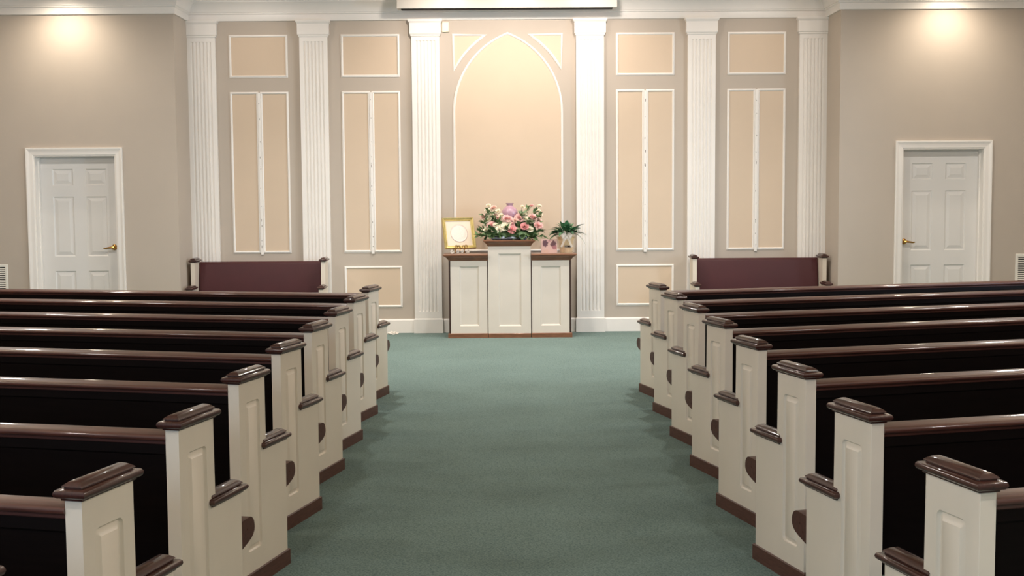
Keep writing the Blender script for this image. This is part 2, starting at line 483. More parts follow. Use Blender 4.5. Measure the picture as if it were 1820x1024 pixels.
def add_pew_parts(root, sx, length, side_sign_outer=True):
    ve = length
    finish(mesh_panel(sx), 'end_panel', M['pew_white'], root, smooth=35, label='cream white end panel')
    finish(mesh_cap(sx, UB, UM, ZT), 'top_cap', M['cap'], root, smooth=40, label='glossy mahogany cap')
    finish(mesh_cap(sx, UM - .022, UFR, ZA), 'arm_cap', M['cap'], root, smooth=40, label='glossy mahogany arm cap')
    finish(mesh_plinth(sx), 'plinth', M['plinth'], root, label='dark wood plinth')
    bm = bmesh.new(); extrude_v(bm, RAIL, sx, V1, ve)
    finish(bm, 'back_rail', M['rail'], root, smooth=40, label='polished brown top rail')
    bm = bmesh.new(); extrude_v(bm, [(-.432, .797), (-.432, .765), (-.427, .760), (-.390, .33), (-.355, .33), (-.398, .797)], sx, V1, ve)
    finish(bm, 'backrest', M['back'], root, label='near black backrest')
    bm = bmesh.new(); extrude_v(bm, SEAT, sx, V1, ve)
    # two screw plugs on the seat end
    for u, z in ((.125, .372), (.098, .345)):
        n_ = 10
        loft(bm, [[(sx * (V1 - .0012), u + .004 * math.cos(2 * PI * i / n_), z + .004 * math.sin(2 * PI * i / n_)) for i in range(n_)],
                  [(sx * (V1 + .002), u + .004 * math.cos(2 * PI * i / n_), z + .004 * math.sin(2 * PI * i / n_)) for i in range(n_)]])
    finish(bm, 'seat', M['seat'], root, smooth=40, label='brown wooden seat with rounded front')
    # outer end: the same panel at the far side, face turned outward
    for o in [c for c in root.children if c.name.split('.')[0] in ('end_panel', 'top_cap', 'arm_cap', 'plinth')]:
        c = o.copy(); COL.objects.link(c); c.parent = root
        me = o.data.copy(); c.data = me
        for v in me.vertices: v.co.x = sx * (ve + V1) - v.co.x
        me.flip_normals()

th0 = 14.411
ROWS = {
 -1: [(13.48, -.0002, .0153), (14.01, -.0033, .0089), (13.43, -.0026, -.0266), (13.69, .0014, .0011), (14.64, -.0019, -.0012), (14.23, -.0017, -.0121), (13.95, -.0139, -.0513), (14.14, -.0186, -.0476), (14.1, .0, .01)],
 1: [(14.95, .0014, .0247), (14.94, .005, .0344), (14.86, .0063, .013), (16.0, .0046, .029), (15.02, -.0002, .0082), (15.04, .0015, .0002), (14.05, -.0095, -.0264), (13.94, -.0145, -.0376)]}
W0, Y1, SP = .999, 9.8119, .9104
ORD = ['front row', 'second row from the front', 'third row from the front', 'fourth row from the front', 'fifth row from the front',
       'sixth row from the front', 'seventh row from the front', 'eighth row from the front', 'ninth row from the front']
for sg in (-1, 1):
    sx = -1 if sg < 0 else 1
    proto = None
    for i, (a, dw, dy) in enumerate(ROWS[sg]):
        loc = (sg * (W0 + dw), Y1 - i * SP + dy, 0); rz = math.radians(-a if sg < 0 else a)
        if proto is None:
            proto = r = empty('church_pew', loc, rz); add_pew_parts(r, sx, 4.95)
        else:
            r = proto.copy(); COL.objects.link(r); r.location = loc; r.rotation_euler = (0, 0, rz)
            for ch in list(proto.children):
                c = ch.copy(); COL.objects.link(c); c.parent = r
        sd = 'left' if sg < 0 else 'right'
        extra = ''
        if i == len(ROWS[sg]) - 1: extra = ''
        if i == 0: extra = ''
        tag(r, 'dark wooden pew with cream end panel, %s left of aisle%s' % (ORD[i], extra) if sg < 0 else
            'dark wooden pew with cream end panel, %s right of aisle%s' % (ORD[i], extra), 'pew', 'pews angled along the %s of the aisle' % sd)

# ------------------------------------------------------------------ burgundy benches against the chancel wall
def bench(xc, label):
    wdt = 1.46
    r = empty('upholstered_bench', (xc, 14.12, 0), PI)
    # local: +y is toward the camera after the turn; ends at +-wdt/2
    U0, U1, UT = .0, .425, .233
    for s in (-1, 1):
        x0, x1 = (s * wdt / 2 - .023, s * wdt / 2 + .023)
        bm = bmesh.new()
        loft(bm, [[(x, u, z) for u, z in ((U0, .02), (U1, .02), (U1, ZA), (UT, ZA), (UT, ZT), (U0, ZT))] for x in (x0, x1)])
        e = finish(bm, 'end_panel', M['pew_white'], r, label='cream white end panel')
        bm = bmesh.new(); rect_stack(bm, x0, x1, U0 + .02, UT, [(o, ZT + h) for o, h in CAPP]); finish(bm, 'top_cap', M['cap'], r, smooth=40, label='glossy mahogany cap')
        bm = bmesh.new(); rect_stack(bm, x0, x1, UT - .022, U1, [(o, ZA + h) for o, h in CAPP]); finish(bm, 'arm_cap', M['cap'], r, smooth=40, label='glossy mahogany arm cap')
        bm = bmesh.new(); rect_stack(bm, x0 - .006, x1 + .006, U0, U1 + .014, [(0, 0), (0, .0635), (-.0045, .0676)]); finish(bm, 'plinth', M['plinth'], r)
    h = wdt / 2 - .023
    def prism(prof, name, mat, lab, sm=40):
        bm = bmesh.new(); loft(bm, [[(x, u, z) for u, z in prof] for x in (-h, h)]); return finish(bm, name, mat, r, smooth=sm, label=lab)
    prism([(.03, .30), (.075, .30), (.045, .80), (.045, .826), (.03, .826)], 'back_board', M['rail'], 'brown wooden back board')
    bm = bmesh.new()
    # padded back: soft rounded edge all round
    def pad(o, y): return [(-h + .004 + o, .0), (h - .004 - o, .0), (h - .004 - o, 1.0), (-h + .004 + o, 1.0)]
    rings = []
    for o, t in ((0, 0), (.0, .022), (.006, .034), (.018, .042), (.034, .046)):
        z0, z1 = .40 + o, .842 - o
        f = lambda z: .125 - (z - .40) * .17
        rings.append([(-h + .004 + o, f(z0) + t - .05, z0), (h - .004 - o, f(z0) + t - .05, z0), (h - .004 - o, f(z1) + t - .05, z1), (-h + .004 + o, f(z1) + t - .05, z1)])
    loft(bm, rings); finish(bm, 'back_cushion', M['maroon'], r, smooth=40, label='burgundy upholstered back')
    prism([(.06, .33), (.47, .33), (.485, .36), (.48, .39), (.46, .405), (.06, .40)], 'seat_cushion', M['maroon'], 'burgundy seat cushion')
    prism([(.40, .26), (.43, .26), (.43, .33), (.40, .33)], 'seat_rail', M['seat'], None)
    return tag(r, label, 'bench', 'burgundy benches against the chancel wall')
bench(-2.842, 'burgundy upholstered bench with cream ends below the leftmost tall wall panels')
bench(2.797, 'burgundy upholstered bench with cream ends below the rightmost tall wall panels')

# ------------------------------------------------------------------ pedestal and side cabinets
YF = 13.647
def raised(bm, x0, x1, z0, z1, pa, yf, yb):
    a, b_, c, d = pa
    q = lambda o: [(a + o, c + o), (b_ - o, c + o), (b_ - o, d - o), (a + o, d - o)]
    faced_slab(bm, [(x0, z0), (x1, z0), (x1, z1), (x0, z1)], 1, yf, yb, lambda k: [(q(0), 0), (q(.004), .006), (q(.016), .014), (q(.022), .014)])
def cabinet(side):
    if side == 'left':
        x0, x1, s0, s1, pa = -.672, -.2645, -.690, -.672, (-.571, -.357, .133, .793)
        tx0, tx1 = -.706, -.2585; ox0, ox1 = .05, 0
    else:
        x0, x1, s0, s1, pa = .229, .643, .643, .661, (.326, .547, .133, .790)
        tx0, tx1 = .221, .677; ox0, ox1 = 0, .05
    zt = .858
    r = empty('side_cabinet', ((x0 + x1) / 2, YF + .15, 0))
    cx, cy = (x0 + x1) / 2, YF + .15
    bm = bmesh.new(); raised(bm, x0, x1, .05, zt, pa, YF, YF + .02); bmesh.ops.translate(bm, verts=bm.verts, vec=(-cx, -cy, 0))
    finish(bm, 'front_panel', M['altar_white'], r, label='cream recessed front panel')
    bm = bmesh.new()
    if side == 'left': box(bm, s0, s1, YF - .002, YF + .36, .05, zt); box(bm, x1, x1 + .007, YF - .002, YF + .36, .05, zt)
    else: box(bm, s0, s1, YF - .002, YF + .36, .05, zt); box(bm, x0 - .008, x0, YF - .002, YF + .36, .05, zt)
    box(bm, x0, x1, YF + .34, YF + .36, .05, zt)
    bmesh.ops.translate(bm, verts=bm.verts, vec=(-cx, -cy, 0)); finish(bm, 'carcass', M['darkside'], r, label='dark brown cabinet sides')
    bm = bmesh.new()
    lx, rx = (1, 0) if side == 'left' else (0, 1)
    a0, a1 = (s0, x1 + .006) if side == 'left' else (x0 - .007, s1)
    rings = []
    for o, z in [(.002, .856), (.004, .868), (.012, .874), (.018, .884), (.030, .896), (.046, .904), (.048, .910), (.060, .912), (.062, .924), (.056, .930)]:
        rings.append([(a0 - o * lx, YF - o, z), (a1 + o * rx, YF - o, z), (a1 + o * rx, YF + .37, z), (a0 - o * lx, YF + .37, z)])
    loft(bm, rings); bmesh.ops.translate(bm, verts=bm.verts, vec=(-cx, -cy, 0))
    finish(bm, 'moulded_top', M['walnut'], r, smooth=30, label='walnut moulded top')
    bm = bmesh.new()
    rect_stack(bm, a0 - .012 * lx, a1 + .012 * rx, YF - .014, YF + .36, [(0, 0), (0, .046), (-.006, .051)])
    bmesh.ops.translate(bm, verts=bm.verts, vec=(-cx, -cy, 0)); finish(bm, 'plinth', M['walnut'], r, label='walnut plinth')
    return r
tag(cabinet('left'), 'low cream and walnut cabinet left of the tall pedestal, under the gold frame', 'cabinet', 'cabinets flanking the pedestal')
tag(cabinet('right'), 'low cream and walnut cabinet right of the tall pedestal, under the potted plant', 'cabinet', 'cabinets flanking the pedestal')
r = empty('pedestal', (-.02, YF + .18, 0)); T_ = (.02, -(YF + .18), 0)
px0, px1 = -.2555, .2165
bm = bmesh.new(); raised(bm, px0, px1, .05, 1.014, (-.142, .111, .129, .933), YF - .004, YF + .016); box(bm, px0, px1, YF + .016, YF + .37, .05, 1.014)
bmesh.ops.translate(bm, verts=bm.verts, vec=T_); finish(bm, 'body', M['altar_white'], r, label='cream body with recessed front panel')
bm = bmesh.new()
rect_stack(bm, px0, px1, YF - .004, YF + .37, [(.001, 1.012), (.004, 1.020), (.010, 1.026), (.016, 1.038), (.028, 1.052), (.040, 1.060), (.042, 1.066), (.048, 1.068), (.049, 1.080), (.044, 1.084)])
bmesh.ops.translate(bm, verts=bm.verts, vec=T_); finish(bm, 'moulded_top', M['walnut'], r, smooth=30, label='walnut moulded top')
bm = bmesh.new(); rect_stack(bm, px0 + .001, px1 - .001, YF - .012, YF + .36, [(0, 0), (0, .045), (-.005, .05)])
bmesh.ops.translate(bm, verts=bm.verts, vec=T_); finish(bm, 'plinth', M['walnut'], r, label='walnut plinth')
tag(r, 'tall cream pedestal with walnut top standing between the two low cabinets', 'pedestal')

# ------------------------------------------------------------------ urn
ux, uy, uz = -.010, YF + .235, 1.0845
bm = bmesh.new()
prof = [(.001, .0), (.048, .0), (.050, .008), (.046, .02), (.040, .16), (.042, .175), (.062, .205), (.082, .245), (.090, .285), (.087, .315), (.072, .342), (.052, .358), (.037, .368), (.034, .376), (.036, .386), (.043, .396), (.044, .402), (.038, .402), (.030, .39), (.028, .37), (.001, .36)]
n_ = 48; rings = []
for rr_, z in prof:
    rings.append([((rr_ * (1 + (.018 * math.cos(12 * 2 * PI * i / n_ + z * 14) if .18 < z < .35 else 0))) * math.cos(2 * PI * i / n_), rr_ * math.sin(2 * PI * i / n_), z) for i in range(n_)])
loft(bm, rings)
u = finish(bm, 'urn', M['urn'], smooth=60); u.location = (ux, uy, uz)
tag(u, 'glossy lilac ceramic urn rising from the flowers on the pedestal', 'urn')

# ------------------------------------------------------------------ flower wreath around the urn
def petal_patch(bm, R, ang, wid, h0, h1, tilt, curl, nu=5, nv=5):
    g = []
    for j in range(nv + 1):
        t = j / nv; row = []
        for i in range(nu + 1):
            s = -1 + 2 * i / nu
            a = ang + s * wid * (0.55 + .45 * math.sin(PI * min(1, t * .75 + .15)))
            rad = R * (tilt[0] + (tilt[1] - tilt[0]) * t ** 1.2) + R * curl * max(0, t - .7) ** 1.2 * 2.5
            z = h0 + (h1 - h0) * (t - .10 * t * s * s * 1.6)
            row.append(bm.verts.new((rad * math.cos(a), rad * math.sin(a), z * 1.0)))
        g.append(row)
    for j in range(nv):
        for i in range(nu):
            bm.faces.new([g[j][i], g[j][i + 1], g[j + 1][i + 1], g[j + 1][i]])
def rose_mesh(R, seed, openness=1.0):
    rd = random.Random(seed); bm = bmesh.new()
    for layer, (n, t0, t1, h) in enumerate([(3, .12, .26, 1.0), (4, .22, .46, .98), (5, .34, .70, .86), (6, .46, 1.0, .66), (6, .5, 1.18, .40)]):
        for k in range(n):
            a = 2 * PI * k / n + layer * .7 + rd.uniform(-.12, .12)
            petal_patch(bm, R, a, 2.1 * PI / n * .62, -.15 * R, h * R * rd.uniform(.93, 1.05) * .95, (t0, t1 * rd.uniform(.95, 1.06) * openness), .25)
    me = bpy.data.meshes.new('rose')
    for f in bm.faces: f.smooth = True
    bm.to_mesh(me); bm.free(); return me
def leaf_points(bm, base, d, length, width, droop=.3, fold=.12, roll=0.0, n=6):
    d = Vector(d).normalized(); base = Vector(base)
    side = d.cross(Vector((0, 0, 1)))
    if side.length < 1e-3: side = Vector((1, 0, 0))
    side.normalize(); nrm = side.cross(d)
    side = Matrix.Rotation(roll, 3, d) @ side; nrm = side.cross(d)
    prev = None
    for k in range(n + 1):
        t = k / n
        c = base + d * length * t + Vector((0, 0, -droop * length * t * t))
        w = width * (math.sin(PI * (t ** .75)) * .98 + .02) * .5
        row = [bm.verts.new(c - side * w + nrm * w * fold * 2), bm.verts.new(c), bm.verts.new(c + side * w + nrm * w * fold * 2)]
        if prev:
            for i in (0, 1): bm.faces.new([prev[i], prev[i + 1], row[i + 1], row[i]])
        prev = row

fx, fy, fz = -.010, YF + .155, 1.0845
bq = empty('flower_arrangement', (fx, fy, fz))
tag(bq, 'wreath of pink and ivory roses with greenery around the lilac urn', 'flowers')
bm = bmesh.new()
rect_stack(bm, -.19, .17, -.085, -.01, [(0, 0.0), (.02, .012), (.015, .03), (-.03, .04)])
finish(bm, 'base_tray', M['cover'], bq, smooth=50, label='pale blue base tray')
# positions measured on the arrangement: (x px, y px, radius m, material)
SC = 158.0
FL = [(612, 383, .042, 'pink'), (553, 368, .028, 'ivory'), (570, 205, .026, 'ivory'), (580, 150, .022, 'ivory'), (640, 180, .032, 'blush'), (690, 220, .026, 'ivory'), (605, 255, .034, 'ivory'),
      (528, 285, .034, 'blush'), (585, 315, .030, 'ivory'), (650, 270, .026, 'blush'), (700, 300, .030, 'blush'), (735, 268, .026, 'ivory'), (805, 312, .046, 'pink'), (745, 365, .036, 'blush'),
      (712, 420, .042, 'ivory'), (775, 405, .050, 'ivory'), (810, 355, .036, 'ivory'), (855, 432, .042, 'deep_pink'), (860, 370, .026, 'pink'), (900, 330, .032, 'blush'), (945, 300, .042, 'pink'),
      (920, 432, .028, 'ivory'), (1008, 402, .042, 'deep_pink'), (1065, 432, .034, 'ivory'), (1020, 315, .034, 'ivory'), (1088, 340, .036, 'ivory'), (1110, 295, .040, 'pink'), (1092, 158, .022, 'pink'),
      (1030, 190, .022, 'ivory'), (1170, 215, .024, 'ivory'), (1190, 160, .020, 'ivory'), (1168, 392, .046, 'pink'), (1175, 330, .030, 'blush'), (1010, 250, .020, 'ivory'), (648, 440, .026, 'ivory'),
      (550, 430, .024, 'ivory'), (660, 380, .024, 'ivory'), (985, 165, .018, 'ivory'), (1195, 255, .022, 'ivory')]
ROSES = [rose_mesh(1.0, s, o) for s, o in ((1, 1.0), (2, .9), (3, 1.08))]
mes = {}
stem = bmesh.new(); leafbm = []
fr = random.Random(5)
cen = []
for k, (zx, zy, R, mt) in enumerate(FL):
    px, py = 780 + zx / 6.737, 350 + zy / 6.737
    zz = 1.58 + (353 - py) / SC
    xx = (px - 905.3) / SC + .0
    edge = min(1, abs(xx) / .34)
    low = (zz - 1.09) / .3
    yy = -.10 + .13 * low + .05 * edge + fr.uniform(-.015, .015)
    key = (k % 3, mt)
    if key not in mes:
        me = ROSES[k % 3].copy(); me.materials.clear(); me.materials.append(M[mt]); mes[key] = me
    o = bpy.data.objects.new('rose' if R > .027 else 'small_bloom', mes[key]); COL.objects.link(o); o.parent = bq
    o.location = (xx - fx + .0, yy, zz - fz); R *= 1.0; o.scale = (R, R, R)
    o['label'] = {'pink': 'pink rose', 'deep_pink': 'deep pink rose', 'blush': 'blush pink rose', 'ivory': 'ivory bloom'}[mt]
    n = Vector((xx * .9, -.55 + .2 * edge, .18 + .5 * low)).normalized()
    n = (n + Vector((fr.uniform(-.2, .2), 0, fr.uniform(-.15, .25)))).normalized()
    o.rotation_euler = n.to_track_quat('Z', 'Y').to_euler()
    cen.append((o.location.copy(), n))
    tube(stem, [(o.location * .25) + Vector((0, .02, .0)), (o.location * .7) + Vector((0, .02, .0)), o.location - n * R * .1], .0025, 5)
finish(stem, 'stems', M['leaf'], bq)
# greenery sprigs
def sprig(base, tip, nl, ll, wl, seed):
    rd = random.Random(seed); bm = bmesh.new()
    b0 = Vector(base); t0 = Vector(tip); mid = (b0 + t0) / 2 + Vector((0, 0, .02))
    pts = [b0 * (1 - t) ** 2 + mid * 2 * t * (1 - t) + t0 * t * t for t in [i / 8 for i in range(9)]]
    tube(bm, pts, [.0022 - .0015 * i / 8 for i in range(9)], 5)
    ax = (t0 - b0).normalized()
    for k in range(nl):
        t = .12 + .88 * k / (nl - 1)
        p = b0 * (1 - t) ** 2 + mid * 2 * t * (1 - t) + t0 * t * t
        d = (ax * .75 + Vector((rd.uniform(-1, 1), rd.uniform(-1, .6), rd.uniform(-.7, 1))) * .75)
        leaf_points(bm, p, d, ll * rd.uniform(.7, 1.15), wl * rd.uniform(.8, 1.2), droop=rd.uniform(0, .3), roll=rd.uniform(-.8, .8), n=4)
    return finish(bm, 'leaf_sprig', M['leaf'], bq, smooth=60)
SP_ = [((-.16, .0, .02), (-.35, -.03, .10)), ((-.16, -.02, .02), (-.36, -.04, .04)), ((-.15, .0, .03), (-.30, .02, .20)), ((-.14, .02, .03), (-.25, .03, .33)), ((-.12, .03, .03), (-.18, .05, .30)),
       ((-.1, -.04, .03), (-.22, -.08, .13)), ((-.08, -.06, .02), (-.13, -.12, .05)), ((.0, -.06, .02), (-.02, -.14, .03)), ((.04, -.05, .02), (.08, -.12, .09)), ((.08, -.05, .02), (.16, -.11, .03)),
       ((.12, -.02, .02), (.26, -.07, .06)), ((.14, .0, .02), (.36, -.02, .09)), ((.14, .0, .03), (.33, .02, .20)), ((.12, .02, .03), (.30, .05, .33)), ((.10, .03, .03), (.20, .05, .35)), ((.08, .03, .04), (.13, .06, .28)),
       ((.12, .0, .03), (.22, -.03, .2)), ((-.06, .0, .03), (-.12, -.04, .2)), ((.06, 0, .03), (.1, -.05, .17)), ((-.02, -.04, .03), (-.04, -.1, .13)), ((.12, -.03, .02), (.37, -.03, .03)), ((-.1, -.02, .02), (-.27, -.09, .06)),
       ((.16, .0, .03), (.34, .03, .27)), ((-.15, .01, .03), (-.30, .03, .27)), ((.02, -.06, .01), (.1, -.125, .015)), ((-.14, -.05, .01), (-.2, -.1, .03)), ((.2, -.04, .01), (.28, -.08, .02))]
for k in range(26):
    ang = -.25 + 3.64 * k / 25
    rr_ = .19 + .05 * math.sin(k * 2.4)
    tx = .33 * math.cos(ang) * (.62 + .38 * ((k * 7) % 5) / 4); tz = .05 + (.24 if abs(tx) > .12 else .10) * abs(math.sin(ang)) * (.6 + .4 * ((k * 3) % 4) / 3) + .03
    SP_.append(((tx * .45, .0, .03), (tx, .035 + .025 * ((k * 5) % 3 - 1), tz)))
for k, (a, c) in enumerate(SP_): sprig(a, c, 22, .068, .028, 100 + k)
# low mound that the stems stand in
bm = bmesh.new()
lathe(bm, [(.001, .0), (.17, .01), (.20, .04), (.17, .075), (.10, .10), (.052, .11)], 28)
for v in bm.verts: v.co.x *= 1.12; v.co.y = v.co.y * .26 - .025
finish(bm, 'foliage_mound', M['leaf'], bq, smooth=60)

# ------------------------------------------------------------------ gold frame on its easel
fr_ = empty('picture_frame', (-.560, YF + .135, .985)); fr_.rotation_euler = (math.radians(-15), 0, math.radians(24))
fr_.rotation_mode = 'XYZ'
tag(fr_, 'gold framed cream picture with round blush medallion on the left cabinet', 'picture frame')
fw, fh = .37, .352
bm = bmesh.new()
prof = [(0, .006), (.0, -.004), (.006, -.010), (.012, -.010), (.018, -.018), (.030, -.024), (.034, -.020), (.036, .012), (.0, .012)]
i_ = .036
sweep_xz(bm, [(-fw / 2 + i_, i_), (-fw / 2 + i_, fh - i_), (fw / 2 - i_, fh - i_), (fw / 2 - i_, i_)], prof, closed=True)
finish(bm, 'frame', M['gold'], fr_, label='gold moulded frame')
bm = bmesh.new(); box(bm, -fw / 2 + .034, fw / 2 - .034, .0, .008, .034, fh - .034); mt_ = finish(bm, 'mat_board', M['mat'], fr_, label='cream mat board')
bm = bmesh.new()
def ring_y(bm, cx, cz, prof, n=48):
    loft(bm, [[(cx + r * math.cos(2 * PI * i / n), y, cz + r * math.sin(2 * PI * i / n)) for i in range(n)] for r, y in prof])
ring_y(bm, 0, fh / 2, [(.100, .002), (.100, -.002), (.096, -.004), (.090, -.001), (.084, -.001), (.07, -.003), (.05, -.002), (.03, -.0035), (.01, -.002), (.002, -.002)])
finish(bm, 'medallion', M['medallion'], mt_, smooth=50, label='round embossed blush medallion')
bm = bmesh.new(); 
ring = [(.1005 * math.cos(2 * PI * i / 48), -.003, fh / 2 + .1005 * math.sin(2 * PI * i / 48)) for i in range(49)]
tube(bm, ring, .0012, 5); finish(bm, 'medallion_rim', M['urn'], mt_, label='thin grey mauve ring')

ez = empty('tabletop_easel', (-.572, YF + .12, .930)); ez.rotation_euler = (0, 0, math.radians(24))
tag(ez, 'small brass scroll easel holding the gold frame on the left cabinet', 'easel')
def spiral(cx, cz, r0, r1, a0, a1, y, n=20):
    return [(cx + (r0 + (r1 - r0) * k / n) * math.cos(a0 + (a1 - a0) * k / n), y, cz + (r0 + (r1 - r0) * k / n) * math.sin(a0 + (a1 - a0) * k / n)) for k in range(n + 1)]
bm = bmesh.new()
for s in (-1, 1):
    tube(bm, [(s * .055, -.005, .004), (s * .055, -.008, .03), (s * .055, -.012, .052), (s * .055, -.045, .054), (s * .055, -.048, .072)], .004, 6)
    tube(bm, [(s * .055, -.005, .005), (s * .05, .07, .18), (s * .03, .11, .30)], .004, 6)
tube(bm, [(-.055, -.006, .04), (.055, -.006, .04)], .004, 6)
tube(bm, [(0, .11, .28), (0, .18, .14), (0, .20, .004)], .004, 6)
tube(bm, [(-.03, .11, .30), (.03, .11, .30)], .004, 6)
finish(bm, 'stand', M['brass'], ez, smooth=60)
bm = bmesh.new()
for s in (-1, 1):
    tube(bm, [(s * x, y, z) for x, y, z in spiral(.058, .078, .022, .005, PI, PI - 3.4 * PI, -.05)], .0038, 6)
    tube(bm, [(s * x, y, z) for x, y, z in spiral(.026, .074, .022, .006, 0, 3.2 * PI, -.05)], .0038, 6)
finish(bm, 'scrollwork', M['brass'], ez, smooth=60, label='brass scrollwork')
bm = bmesh.new()
for s in (-1, 1):
    tube(bm, [(s * x, y, z) for x, y, z in spiral(.095, .026, .022, .006, PI, PI + 3.2 * PI, -.012)], .004, 6)
    tube(bm, [(s * x, y, z) for x, y, z in spiral(.028, .026, .021, .006, 0, 3.0 * PI, -.012)], .004, 6)
finish(bm, 'lower_scrollwork', M['white_metal'], ez, smooth=60, label='white lower scrollwork')

# ------------------------------------------------------------------ photo print on a stand block
m = bpy.data.materials.new('mauve_photo_print'); m.use_nodes = True
nt = m.node_tree; N = nt.nodes; L = nt.links; b = N['Principled BSDF']; b.inputs['Roughness'].default_value = 0.25
tc = N.new('ShaderNodeTexCoord')
def blob(prev, cx, cz, rx, rz, col):
    mp = N.new('ShaderNodeMapping'); mp.vector_type = 'POINT'
    mp.inputs['Location'].default_value = (-cx / rx, 0, -cz / rz); mp.inputs['Scale'].default_value = (1 / rx, 1, 1 / rz)
    L.new(tc.outputs['Object'], mp.inputs['Vector'])
    nz = N.new('ShaderNodeTexNoise'); nz.inputs['Scale'].default_value = 60; L.new(tc.outputs['Object'], nz.inputs['Vector'])
    ad = N.new('ShaderNodeVectorMath'); ad.operation = 'MULTIPLY_ADD'; ad.inputs[1].default_value = (.9, .9, .9)
    L.new(nz.outputs['Color'], ad.inputs[0]); L.new(mp.outputs['Vector'], ad.inputs[2])
    sb = N.new('ShaderNodeVectorMath'); sb.operation = 'SUBTRACT'; sb.inputs[1].default_value = (.45, .45, .45); L.new(ad.outputs[0], sb.inputs[0])
    ln = N.new('ShaderNodeVectorMath'); ln.operation = 'LENGTH'; L.new(sb.outputs[0], ln.inputs[0])
    rp = N.new('ShaderNodeValToRGB'); rp.color_ramp.elements[0].color = (1, 1, 1, 1); rp.color_ramp.elements[1].color = (0, 0, 0, 1)
    rp.color_ramp.elements[0].position = .75; rp.color_ramp.elements[1].position = 1.15
    L.new(ln.outputs['Value'], rp.inputs['Fac'])
    mx = N.new('ShaderNodeMixRGB'); mx.inputs['Color2'].default_value = col
    L.new(rp.outputs['Color'], mx.inputs['Fac']); L.new(prev, mx.inputs['Color1'])
    return mx.outputs['Color']
bc = N.new('ShaderNodeRGB'); bc.outputs[0].default_value = srgb(202, 168, 158)
o_ = bc.outputs[0]
for a in ((-.044, .108, .036, .042, srgb(96, 68, 76)), (.046, .100, .036, .042, srgb(104, 72, 78)), (.058, .065, .030, .026, srgb(160, 108, 112)), (.0, .135, .022, .016, srgb(196, 150, 148)), (-.04, .02, .05, .02, srgb(200, 164, 148))):
    o_ = blob(o_, *a)
L.new(o_, b.inputs['Base Color']); M['photo'] = m
bm = bmesh.new(); box(bm, -.089, .089, -.006, .006, 0, .156, bev=.0015)
ph = finish(bm, 'photo_print', M['photo']); ph.location = (.424, YF + .085, .9305); ph.rotation_euler = (math.radians(-6), 0, 0)
tag(ph, 'small mauve photo print with dark round shapes, left of the potted plant', 'photo')
bm = bmesh.new(); tube(bm, [(0, .008, .09), (0, .05, .0) ], .004, 6); finish(bm, 'strut', M['black'], ph)

# ------------------------------------------------------------------ potted plant
pl = empty('potted_plant', (.615, YF + .14, .9305))
tag(pl, 'dark green leafy plant in a cream gold wrapped pot on the right cabinet', 'potted plant')
bm = bmesh.new(); lathe(bm, [(.001, 0), (.066, 0), (.070, .006), (.084, .13), (.098, .172), (.104, .178), (.099, .176), (.082, .15), (.001, .15)], 40)
for v in bm.verts:
    a = math.atan2(v.co.y, v.co.x); k = 1 + .03 * math.sin(9 * a) * (v.co.z / .17); v.co.x *= k; v.co.y *= k
pot = finish(bm, 'wrapped_pot', M['gold_foil'], pl, smooth=50, label='cream gold foil wrapped pot')
bm = bmesh.new(); lathe(bm, [(.001, .150), (.080, .150), (.078, .160), (.001, .163)], 24); finish(bm, 'soil', M['soil'], pl)
bm = bmesh.new()
for k, (w_, h_) in enumerate(((.009, .010), (.007, .012), (.010, .009), (.006, .011), (.009, .010))):
    a = -PI / 2 - .16 + k * .2
    R_ = .0815
    c = Vector((R_ * math.cos(a), R_ * math.sin(a), .075))
    t = Vector((-math.sin(a), math.cos(a), 0)); up = Vector((0, 0, 1)); nr = Vector((math.cos(a), math.sin(a), 0))
    q = [c - t * w_ - up * h_, c + t * w_ - up * h_, c + t * w_ + up * h_, c - t * w_ + up * h_]
    loft(bm, [[p - nr * .006 for p in q], [p + nr * .004 for p in q]])
finish(bm, 'dark_marks', M['black'], pot, label='row of dark marks on the wrap')
bm = bmesh.new()
rd = random.Random(3)
n_ = 40; rings = []
for k, (R_, z) in enumerate([(.088, .0), (.096, .07), (.104, .14), (.10, .165), (.118, .19), (.150, .225)]):
    rings.append([((R_ + .010 * math.sin(7 * a + k) * (k > 1) + rd.uniform(-.003, .003) * (k > 2)) * math.cos(a), (R_ + .008 * math.sin(7 * a + k)) * math.sin(a) * .9, z + (.018 * math.sin(11 * a) if k == 5 else 0)) for a in [2 * PI * i / n_ for i in range(n_)]])
loft(bm, rings, cap=False); finish(bm, 'cellophane_wrap', M['cello'], pl, smooth=60, label='clear cellophane wrap')
bm = bmesh.new()
def ribbon(pts, w):
    prev = None
    for k, p in enumerate(pts):
        p = Vector(p); d = (Vector(pts[min(k + 1, len(pts) - 1)]) - Vector(pts[max(k - 1, 0)])).normalized()
        s = d.cross(Vector((0, 1, .2))).normalized() * w * .5
        row = [bm.verts.new(p - s), bm.verts.new(p + s)]
        if prev: bm.faces.new([prev[0], prev[1], row[1], row[0]])
        prev = row
for s in (-1, 1):
    for (ex, ez_, yy) in ((.060, .04, -.118), (.048, .012, -.125), (.04, .06, -.112)):
        loop = [(s * ex * math.sin(PI * t) * (.6 + .4 * t) , yy - .02 * math.sin(PI * t), .172 + ez_ * math.sin(PI * t * .5) * (1 - .9 * max(0, t - .55) / .45) + .02 * math.sin(2 * PI * t)) for t in [i / 14 for i in range(15)]]
        ribbon(loop, .024)
    ribbon([(s * .005, -.12, .172), (s * .03, -.125, .14), (s * .045, -.122, .10), (s * .06, -.12, .07)], .024)
lathe(bm, [(.001, -.012), (.012, -.008), (.014, 0), (.012, .008), (.001, .012)], 10, (0, -.122, .174))
finish(bm, 'ribbon_bow', M['ribbon'], pl, smooth=60, label='sheer white ribbon bow')
rd = random.Random(11)
LV = []
